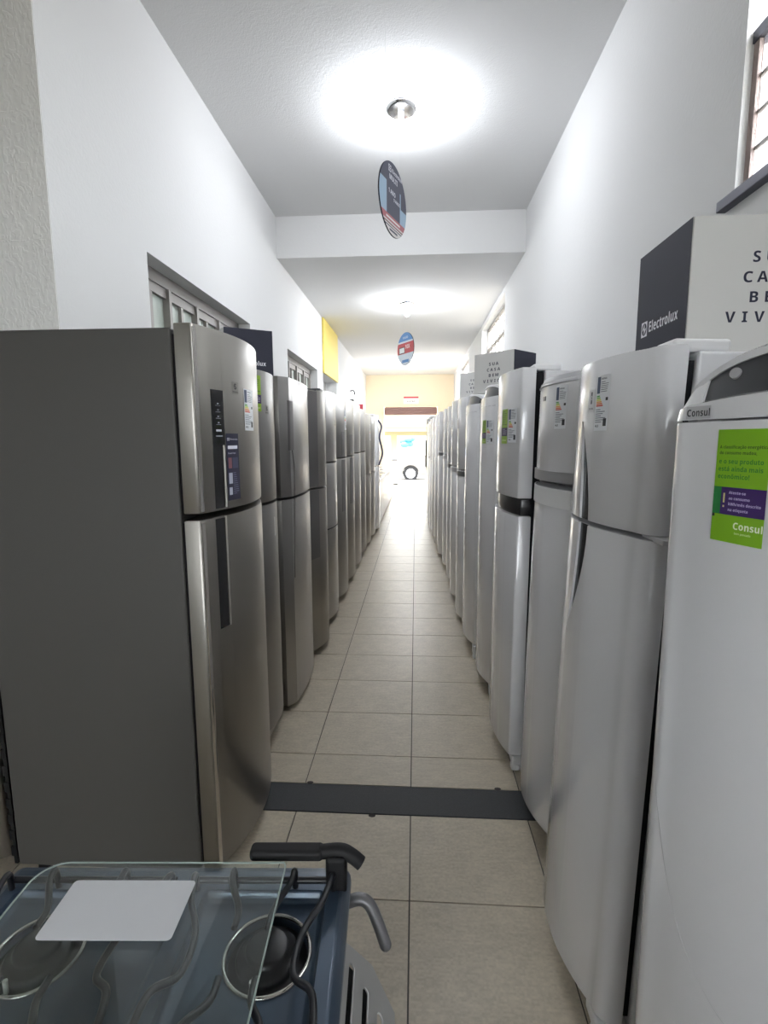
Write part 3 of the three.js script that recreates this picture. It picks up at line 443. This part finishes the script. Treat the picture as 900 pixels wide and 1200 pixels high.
// stainless unit in the side room, against the rough wall
{ const w = 0.62, pr = bow(w, 0.05, 0.05, 0.05), t = thing('refrigerator', 'stainless refrigerator facing the stove, beside the rough plastered wall', 'refrigerator', [-1.725, 0, -1.62], 0);
  mesh('cabinet', rbox(-w / 2, w / 2, 0.045, 1.7, -0.38, 0, 0.008), M.greySide, t);
  mesh('gasket', box(-w / 2 + 0.012, w / 2 - 0.012, 0.06, 1.68, 0.0005, 0.024), M.gasket, t);
  mesh('freezer_door', doorGeo(pr, 1.16, 1.7), M.steel[2], t); mesh('fridge_door', doorGeo(pr, 0.05, 1.148), M.steel[2], t);
  for (const sx of [-1, 1]) for (const sz of [-0.05, -0.33]) mesh('foot', rbox(sx * 0.25 - 0.02, sx * 0.25 + 0.02, 0, 0.05, sz - 0.02, sz + 0.02, 0.006), M.blackMatt, t);
}

// ---------------------------------------------------------------- cartons
function carton(pos, turn, [w, h, d], label, navy) {      // navy: which printed sides are navy, 'x' or 'z'
  const t = thing('carton', label, 'carton', pos, turn);
  mesh('carton_body', rbox(-w / 2, w / 2, 0, h, -d / 2, d / 2, 0.004, 1), M.card, t);
  for (let k = 0; k < 4; k++) { const ax = k % 2 ? 'x' : 'z', fw = ax === 'x' ? d : w, off = ax === 'x' ? w / 2 : d / 2, p = new THREE.PlaneGeometry(fw - 0.002, h - 0.002); p.translate(0, h / 2, off + 0.0008); p.rotateY(k * Math.PI / 2); mesh('printed_face', p, ax === navy ? P.boxSide : P.box, t); }
  mesh('tape', box(-0.025, 0.025, h - 0.0005, h + 0.0008, -d / 2 + 0.003, d / 2 - 0.003), std({ color: lc(0.55, 0.5, 0.42), roughness: 0.3 }), t);
}
carton([0.61 + 0.172, 1.681, -1.262 - 0.137], 0, [0.344, 0.305, 0.274], 'large white carton with navy side on the white refrigerator beneath the window', 'x');
carton([0.60, 1.812, -3.66], -Math.PI / 4, [0.316, 0.26, 0.25], 'white carton with navy side standing cornerwise on a single-door refrigerator', 'x');
carton([0.60, 1.862, -4.93], -Math.PI / 4.5, [0.30, 0.24, 0.25], 'pale carton on a two-door refrigerator behind the cornerwise carton', 'x');
carton([-0.977, 1.822, -2.99], THREE.MathUtils.degToRad(32), [0.265, 0.28, 0.265], 'navy carton standing on the silver refrigerator under the inner window', 'z');

// ---------------------------------------------------------------- stove
{ const t = thing('gas_stove', 'blue-grey gas stove with glass lid and black wire grates', 'stove', [-0.316, 0, -0.409], THREE.MathUtils.degToRad(3));
  const X0 = -0.24, X1 = 0.24, Z0 = -0.245, Z1 = 0.245, Y = 0.90;
  const blue = phys({ color: lc(0.050, 0.078, 0.120), metalness: 0.35, roughness: 0.3, clearcoat: 0.4, clearcoatRoughness: 0.12 });
  const enamel = phys({ color: lc(0.010, 0.010, 0.012), roughness: 0.35 }), wire = phys({ color: lc(0.013, 0.014, 0.018), roughness: 0.3 });
  mesh('oven_body', rbox(X0 + 0.01, X1 - 0.012, 0.06, Y - 0.035, Z0 + 0.01, Z1 - 0.01, 0.01), M.greySide, t);
  for (const sx of [-1, 1]) for (const sz of [-1, 1]) { const g = new THREE.CylinderGeometry(0.018, 0.014, 0.06, 14); g.translate(sx * 0.2, 0.03, sz * 0.2); mesh('foot', g, M.blackMatt, t); }
  // pressed hob: rim, and one sunken tray for each burner row
  let hob = rbox(X0, X1, Y - 0.035, Y, Z0, Z1, 0.014, 3);
  const tray = (x0, x1, z0, z1) => rbox(x0, x1, Y - 0.012, Y + 0.03, z0, z1, 0.011, 3);
  const bs = [[-0.131, -0.122], [0.147, -0.122], [-0.131, 0.125], [0.147, 0.125]];
  const cups = bs.map(([x, z]) => { const g = new THREE.CylinderGeometry(0.052, 0.046, 0.04, 48); g.translate(x, Y - 0.008, z); return g; });
  hob = toCreasedNormals(cut(hob, tray(X0 + 0.03, 0.02, Z0 + 0.045, -0.01), tray(0.045, X1 - 0.03, Z0 + 0.045, -0.01), tray(X0 + 0.03, 0.02, 0.02, Z1 - 0.03), tray(0.045, X1 - 0.03, 0.02, Z1 - 0.03), ...cups), 0.6);
  mesh('hob', hob, blue, t);
  bs.forEach(([x, z], i) => { const b = mesh('burner', (() => { const g = lathe([[0.001, 0.024], [0.022, 0.024], [0.026, 0.020], [0.026, 0.015], [0.034, 0.013], [0.038, 0.008], [0.038, 0.002], [0.05, 0.0], [0.05, -0.008], [0.001, -0.008]]); g.translate(x, Y - 0.022, z); return g; })(), enamel, t);
    mesh('burner_ring', (() => { const g = new THREE.TorusGeometry(0.051, 0.0028, 10, 56); g.rotateX(Math.PI / 2); g.translate(x, Y - 0.0115, z); return g; })(), M.steelBright, b);
    mesh('igniter', (() => { const g = new THREE.CylinderGeometry(0.0028, 0.0028, 0.016, 10); g.translate(x - 0.008, Y - 0.008, z + 0.042); return g; })(), std({ color: lc(0.75, 0.74, 0.7), roughness: 0.4 }), b); });
  // wire grates: frame rods with rising fingers
  const gy = Y + 0.012;
  for (const [x0, x1] of [[-0.222, 0.005], [0.03, 0.222]]) {
    const gr = mesh('grate', join(poly([[x0, gy - 0.002, -0.205], [x1, gy - 0.002, -0.205]], 0.0042), poly([[x0, gy - 0.002, 0.004], [x1, gy - 0.002, 0.004]], 0.0042), poly([[x0, gy - 0.002, 0.205], [x1, gy - 0.002, 0.205]], 0.0042)), wire, t);
    const cx = x1 > 0.1 ? 0.145 : -0.115, hw = (x1 - x0) / 2, mx = (x0 + x1) / 2;
    for (const [za, zb] of [[-0.205, 0.004], [0.004, 0.205]]) {
      const zm = (za + zb) / 2;
      for (const [xs, kx] of [[x0 + 0.004, 0.028], [x1 - 0.004, -0.028]]) mesh('grate_rod', tube([[xs, gy - 0.012, za + 0.004], [xs, gy + 0.013, za + 0.008], [xs + kx * 0.3, gy + 0.012, za + 0.045], [xs + kx, gy + 0.006, zm - 0.02], [xs + kx * 1.05, gy + 0.008, zm + 0.03], [xs + kx * 0.2, gy + 0.012, zb - 0.05], [xs, gy, zb]], 0.0042, 48), wire, gr);
      for (const fx of [mx - hw * 0.42, mx + hw * 0.42]) { const d = Math.sign(cx - fx) || 1; for (const [z0, sg] of [[za, 1], [zb, -1]]) mesh('grate_finger', tube([[fx, gy - 0.012, z0], [fx, gy + 0.016, z0 + sg * 0.004], [fx + d * 0.002, gy + 0.014, z0 + sg * 0.02], [fx + d * 0.018, gy + 0.004, z0 + sg * 0.05], [fx + d * 0.02, gy + 0.003, z0 + sg * 0.075]], 0.0042, 36), wire, gr); }
    }
  }
  // glass lid lying over the hob, carried by black corner brackets on the rear edge (towards the aisle)
  const GY = 0.942, sh = new THREE.Shape(), gx0 = -0.165, gx1 = 0.157, gz0 = -0.196, gz1 = 0.24, r = 0.035;
  sh.moveTo(gx0 + r, -gz0); sh.lineTo(gx1, -gz0); sh.lineTo(gx1, -gz1); sh.lineTo(gx0 + r, -gz1); sh.absarc(gx0 + r, -gz1 + r, r, -Math.PI / 2, -Math.PI, true); sh.lineTo(gx0, -gz0 - r); sh.absarc(gx0 + r, -gz0 - r, r, Math.PI, Math.PI / 2, true);
  const gl = new THREE.ExtrudeGeometry(sh, { depth: 0.004, bevelEnabled: true, bevelSize: 0.0008, bevelThickness: 0.0008, bevelSegments: 1, curveSegments: 10 }); gl.rotateX(-Math.PI / 2); gl.translate(0, GY, 0);
  const rim = sh.getSpacedPoints(120).map((q) => [q.x, GY + 0.002, -q.y]); rim.pop();
  const lid = mesh('glass_lid', gl, phys({ color: lc(0.93, 0.97, 0.96), roughness: 0.015, transmission: 1, thickness: 0, ior: 1.5 }), t);
  mesh('lid_edge', tube(rim, 0.0011, 240, 6, true), phys({ color: lc(0.45, 0.52, 0.50), roughness: 0.3 }), lid);
  const lab = new THREE.Shape(); { const a = -0.105, b = 0.049, c = 0.084, d = 0.164, q = 0.006; lab.moveTo(a + q, c); lab.lineTo(b - q, c); lab.quadraticCurveTo(b, c, b, c + q); lab.lineTo(b, d - q); lab.quadraticCurveTo(b, d, b - q, d); lab.lineTo(a + q, d); lab.quadraticCurveTo(a, d, a, d - q); lab.lineTo(a, c + q); lab.quadraticCurveTo(a, c, a + q, c); }
  const lg = new THREE.ExtrudeGeometry(lab, { depth: 0.0006, bevelEnabled: false }); lg.rotateX(-Math.PI / 2); lg.translate(0, GY + 0.0052, 0);
  mesh('paper_label', lg, std({ color: lc(0.62, 0.63, 0.66), roughness: 0.8 }), t).userData.label = 'blank white paper label on the glass lid';
  for (const zz of [-0.213, 0.225]) {
    const k = zz < 0 ? -1 : 1, hg = mesh('lid_hinge', join(rbox(0.105, 0.205, GY - 0.004, GY + 0.012, zz - 0.011, zz + 0.011, 0.006), tube([[0.2, GY + 0.004, zz], [0.228, GY + 0.006, zz], [0.243, GY + 0.001, zz + 0.003], [0.256, GY - 0.008, zz + 0.006]], 0.0095, 20, 10), rbox(0.208, 0.236, Y - 0.01, GY + 0.004, zz - 0.012, zz + 0.014, 0.006)), M.blackMatt, t);
  }
  // slotted heat shield and gas pipe on the rear side
  const ps = new THREE.Shape(); ps.moveTo(-0.16, 0); ps.lineTo(0.2, 0); ps.lineTo(0.2, 0.1); ps.lineTo(-0.135, 0.1); ps.lineTo(-0.165, 0.055);
  for (const [za, zb] of [[-0.142, -0.06], [-0.045, 0.035], [0.05, 0.13]]) for (let k = 0; k < 3; k++) { const c = 0.018 + k * 0.027, h = new THREE.Path(), q = 0.0055, sft = k * 0.012; h.moveTo(za + sft + q, c - q); h.lineTo(zb + sft - q, c - q); h.absarc(zb + sft - q, c, q, -Math.PI / 2, Math.PI / 2, false); h.lineTo(za + sft + q, c + q); h.absarc(za + sft + q, c, q, Math.PI / 2, Math.PI * 1.5, false); ps.holes.push(h); }
  const pg = new THREE.ExtrudeGeometry(ps, { depth: 0.0015, bevelEnabled: true, bevelSize: 0.0008, bevelThickness: 0.0006, bevelSegments: 1 });
  // shape x -> world z, shape y -> outwards and down
  const a = THREE.MathUtils.degToRad(50), m4 = new THREE.Matrix4().makeBasis(new THREE.Vector3(0, 0, 1), new THREE.Vector3(Math.cos(a), -Math.sin(a), 0), new THREE.Vector3(Math.sin(a), Math.cos(a), 0)); pg.applyMatrix4(m4); pg.translate(X1 - 0.006, Y - 0.035, 0.0);
  mesh('heat_shield', pg, phys({ color: lc(0.50, 0.50, 0.49), metalness: 0.6, roughness: 0.45 }), t);
  mesh('shield_backing', (() => { const g = box(-0.16, 0.2, 0.01, 0.085, -0.02, -0.018); g.applyMatrix4(m4); g.translate(X1 - 0.006, Y - 0.035, 0); return g; })(), M.blackMatt, t);
  mesh('gas_pipe', join(tube([[X1 - 0.02, Y - 0.06, -0.236], [X1 + 0.008, Y - 0.05, -0.237], [X1 + 0.024, Y - 0.055, -0.235], [X1 + 0.036, Y - 0.075, -0.228], [X1 + 0.048, Y - 0.105, -0.22]], 0.0085, 40, 14), (() => { const g = new THREE.SphereGeometry(0.0085, 14, 10); g.translate(X1 + 0.048, Y - 0.105, -0.22); return g; })()), phys({ color: lc(0.20, 0.20, 0.21), roughness: 0.4, metalness: 0.5 }), t);
  mesh('gas_hose', tube([[X1 + 0.03, 0.72, -0.07], [X1 + 0.05, 0.70, -0.02], [X1 + 0.055, 0.6, 0.03], [X1 + 0.04, 0.4, 0.05], [X1 + 0.0, 0.2, 0.05]], 0.009, 40, 10), M.blackMatt, t);
}

// ---------------------------------------------------------------- ceiling lamps
function lamp(x, y, z, label, power) {
  const t = thing('ceiling_lamp', label, 'lamp', [x, y, z], 0, 'ceiling lamps along the corridor');
  mesh('ceiling_plate', lathe([[0.001, 0], [0.105, 0], [0.108, -0.006], [0.10, -0.02], [0.085, -0.026], [0.001, -0.028]], 40), M.chrome, t);
  mesh('lamp_socket', lathe([[0.001, -0.028], [0.022, -0.028], [0.022, -0.09], [0.018, -0.095], [0.001, -0.095]], 24), M.silverPlastic, t);
  const b = mesh('bulb', lathe([[0.001, -0.095], [0.018, -0.097], [0.03, -0.12], [0.034, -0.14], [0.03, -0.16], [0.018, -0.174], [0.001, -0.178]], 28), std({ color: 0xffffff, emissive: 0xf4f8ff, emissiveIntensity: 24, roughness: 0.4 }), t);
  const p = new THREE.PointLight(0xf4f8ff, power, 0, 2); p.position.set(0, -0.145, 0); p.castShadow = true; p.shadow.radius = 1.7; t.add(p);
}
lamp(-0.105, HC, -3.83, 'lit bare bulb lamp on the high ceiling', LAMP);
lamp(-0.12, HL, -7.28, 'lit bare bulb lamp on the low ceiling behind the ceiling step', LAMP);
lamp(-0.10, HL, -12.6, 'lit bare bulb lamp on the low ceiling near the shop entrance', LAMP * 1.5);

// ---------------------------------------------------------------- hanging signs
function discSign(x, y, z, r, turn, tex, label, yTop) {
  const t = thing('hanging_sign', label, 'sign', [x, y, z], turn);
  const g = new THREE.CylinderGeometry(r, r, 0.006, 56); g.rotateX(Math.PI / 2); mesh('board', g, M.navy, t);
  for (const k of [0, 1]) { const f = new THREE.CircleGeometry(r - 0.001, 56); f.translate(0, 0, 0.0042); f.rotateY(k * Math.PI); mesh('printed_face', f, print(tex, 0.4), t); }
  for (const sx of [-1, 1]) { const c = new THREE.CylinderGeometry(0.0006, 0.0006, yTop - y - r * 0.86, 6); c.translate(sx * r * 0.5, (yTop - y + r * 0.86) / 2, 0); mesh('hanging_line', c, M.plasticWhite, t); }
}
discSign(-0.135, 2.862, -3.2, 0.195, THREE.MathUtils.degToRad(69), T_disc, 'round navy promotional sign hanging under the high ceiling', HC);
discSign(-0.125, 2.61, -6.6, 0.195, THREE.MathUtils.degToRad(-58), T_disc2, 'round blue and red promotional sign hanging under the low ceiling', HL);
{ const t = thing('wall_sign', 'white sign with a red stripe above the shop entrance', 'sign', [-0.13, 2.52, ZE + 0.207]); const g = new THREE.PlaneGeometry(0.42, 0.2); g.translate(0, 0.1, 0.0065); mesh('board', rbox(-0.21, 0.21, 0, 0.2, -0.005, 0.006, 0.003), M.card, t); mesh('printed_face', g, print(T_sign), t); }
tag(mesh('wall_bracket', join(tube([[XL, 2.55, -11.3], [XL + 0.08, 2.55, -11.3], [XL + 0.1, 2.47, -11.3]], 0.012), rbox(XL, XL + 0.08, 2.33, 2.37, -11.35, -11.25, 0.01)), M.blackMatt), 'small dark wall bracket high up near the entrance', 'bracket');
tag(mesh('red_flag_sign', join(rbox(-1.30, -1.02, 1.92, 2.2, -10.26, -10.24, 0.004)), std({ color: lc(0.62, 0.07, 0.10), roughness: 0.6 })), 'small red sign above the white washing machines', 'sign');
scene.getObjectByName('red_flag_sign').name = 'red_sign';
mesh('sign_post', box(-1.17, -1.15, 0.9, 1.92, -10.26, -10.24), M.plasticWhite, scene.getObjectByName('red_sign'));

// ---------------------------------------------------------------- low white washing machines towards the entrance
let zw = zl - 0.05;
for (let k = 0; zw > -13.9; k++) {
  const t = thing('washing_machine', k ? 'white top-loading washing machine, number ' + ['two', 'three', 'four', 'five', 'six', 'seven', 'eight', 'nine'][k - 1] + ' from the tall white refrigerator towards the entrance' : 'white top-loading washing machine next to the tall white refrigerator', 'washing machine', [-0.95, 0, zw - 0.3], Math.PI / 2, 'low washing machines near the entrance');
  mesh('body', rbox(-0.29, 0.29, 0.04, 0.80, -0.28, 0.33, 0.02), M.whiteBody, t);
  mesh('lid', rbox(-0.26, 0.26, 0.80, 0.825, -0.14, 0.31, 0.012), k % 2 ? M.darkGrey : M.white, t);
  mesh('control_panel', rbox(-0.28, 0.28, 0.80, 0.90, -0.28, -0.15, 0.03), M.plasticWhite, t);
  for (const sx of [-1, 1]) for (const sz of [-0.24, 0.28]) mesh('foot', rbox(sx * 0.24 - 0.02, sx * 0.24 + 0.02, 0, 0.04, sz - 0.02, sz + 0.02, 0.006), M.blackMatt, t);
  zw -= 0.61;
}

// ---------------------------------------------------------------- street
struct('pavement', box(-30, 30, -0.35, -0.02, -20, -18.5), M.concrete);
struct('road', box(-60, 60, -0.4, -0.2, -40, -20), M.asphalt);
struct('ground', box(-60, 60, -0.6, -0.4, -60, 40), std({ color: lc(0.16, 0.15, 0.13), roughness: 0.95 }));
{ const t = thing('car', 'silver-white car parked on the street outside the entrance', 'car', [0.95, -0.2, -22.6]);
  const paint = phys({ color: lc(0.14, 0.13, 0.12), roughness: 0.3, clearcoat: 1, clearcoatRoughness: 0.05 });
  const s = new THREE.Shape(); s.moveTo(-1.95, 0.35); s.lineTo(-1.52, 0.30); s.absarc(-1.15, 0.32, 0.38, Math.PI, 0, true); s.lineTo(0.95, 0.28); s.absarc(1.35, 0.32, 0.38, Math.PI, 0, true); s.lineTo(2.1, 0.36); s.lineTo(2.12, 0.9); s.lineTo(2.0, 1.0); s.lineTo(1.7, 1.5); s.lineTo(0.2, 1.55); s.lineTo(-0.65, 1.02); s.lineTo(-1.75, 0.88); s.lineTo(-1.98, 0.68);
  const g = new THREE.ExtrudeGeometry(s, { depth: 1.5, bevelEnabled: true, bevelSize: 0.05, bevelThickness: 0.08, bevelSegments: 3 }); g.translate(0, 0, -0.75); mesh('car_body', toCreasedNormals(g, 0.6), paint, t);
  const w2 = (pts) => { const q = new THREE.Shape(pts.map((p) => new THREE.Vector2(...p))); const h = new THREE.ExtrudeGeometry(q, { depth: 0.02, bevelEnabled: false }); h.translate(0, 0, 0.822); return h; };
  mesh('window_pane', w2([[-0.5, 1.04], [0.22, 1.47], [0.62, 1.47], [0.62, 1.04]]), M.silverPlastic, t); mesh('window_pane', w2([[0.68, 1.04], [0.68, 1.47], [1.55, 1.44], [1.75, 1.04]]), M.silverPlastic, t);
  for (const x of [-1.15, 1.35]) for (const z of [0.68, -0.68]) { const w = mesh('wheel', (() => { const q = new THREE.CylinderGeometry(0.32, 0.32, 0.2, 36); q.rotateX(Math.PI / 2); q.translate(x, 0.32, z); return q; })(), M.blackMatt, t); mesh('hubcap', (() => { const q = new THREE.CylinderGeometry(0.2, 0.22, 0.22, 24); q.rotateX(Math.PI / 2); q.translate(x, 0.32, z); return q; })(), M.silverPlastic, w); }
  mesh('bumper', rbox(-2.06, -1.6, 0.3, 0.5, -0.8, 0.8, 0.05), M.darkGrey, t); mesh('headlight', rbox(-2.0, -1.7, 0.62, 0.76, 0.6, 0.83, 0.04), M.chrome, t);
}
{ const t = thing('street_building', 'pale yellow building across the street with a long awning', 'building', [0, -0.4, -34]);
  mesh('facade', box(-14, 14, 0, 4.2, -6, 0), std({ color: lc(0.42, 0.37, 0.20), roughness: 0.9 }), t); mesh('upper_facade', box(-14, 14, 4.2, 7.0, -6, -0.2), M.wall, t);
  const g = box(-3.2, 3.0, 2.62, 2.70, 0, 2.2); const aw = mesh('awning', g, std({ color: lc(0.10, 0.085, 0.07), roughness: 0.8 }), t); mesh('awning_fringe', box(-3.2, 3.0, 2.42, 2.62, 2.16, 2.2), std({ color: lc(0.16, 0.13, 0.11), roughness: 0.8 }), aw);
  for (const x of [-3.0, 2.8]) mesh('awning_post', box(x - 0.04, x + 0.04, 0, 2.62, 2.05, 2.13), M.iron, t);
  mesh('shop_door', box(-2.7, -1.6, 0, 2.2, 0, 0.04), M.card, t); mesh('shop_window', box(-1.2, 0.8, 0.9, 2.2, 0, 0.04), M.card, t);
}
{ const r = rng(21), gs = []; for (let k = 0; k < 9; k++) { const g = new THREE.IcosahedronGeometry(0.16 + 0.12 * r(), 2); g.scale(0.9, 0.6, 0.6); g.translate(-0.45 + (r() - 0.5) * 0.6, 1.42 + (r() - 0.5) * 0.36, -26.2 + (r() - 0.5) * 0.3); gs.push(g); }
  tag(mesh('blue_tarpaulin', join(...gs, box(-0.47, -0.43, -0.2, 1.4, -26.2, -26.16)), std({ color: lc(0.05, 0.22, 0.62), roughness: 0.6 })), 'bundle of bright blue tarpaulin on a post across the street', 'tarpaulin'); }
{ const t = thing('bin', 'slim pale bin standing on the pavement at the entrance', 'bin', [-0.70, -0.004, -17.8]); mesh('body', rbox(-0.09, 0.09, 0.04, 0.82, -0.09, 0.09, 0.02), M.silverPlastic, t); mesh('lid', rbox(-0.1, 0.1, 0.82, 0.88, -0.1, 0.1, 0.02), M.darkGrey, t); mesh('base', rbox(-0.1, 0.1, 0, 0.04, -0.1, 0.1, 0.01), M.blackMatt, t); }

renderer.render(scene, camera);
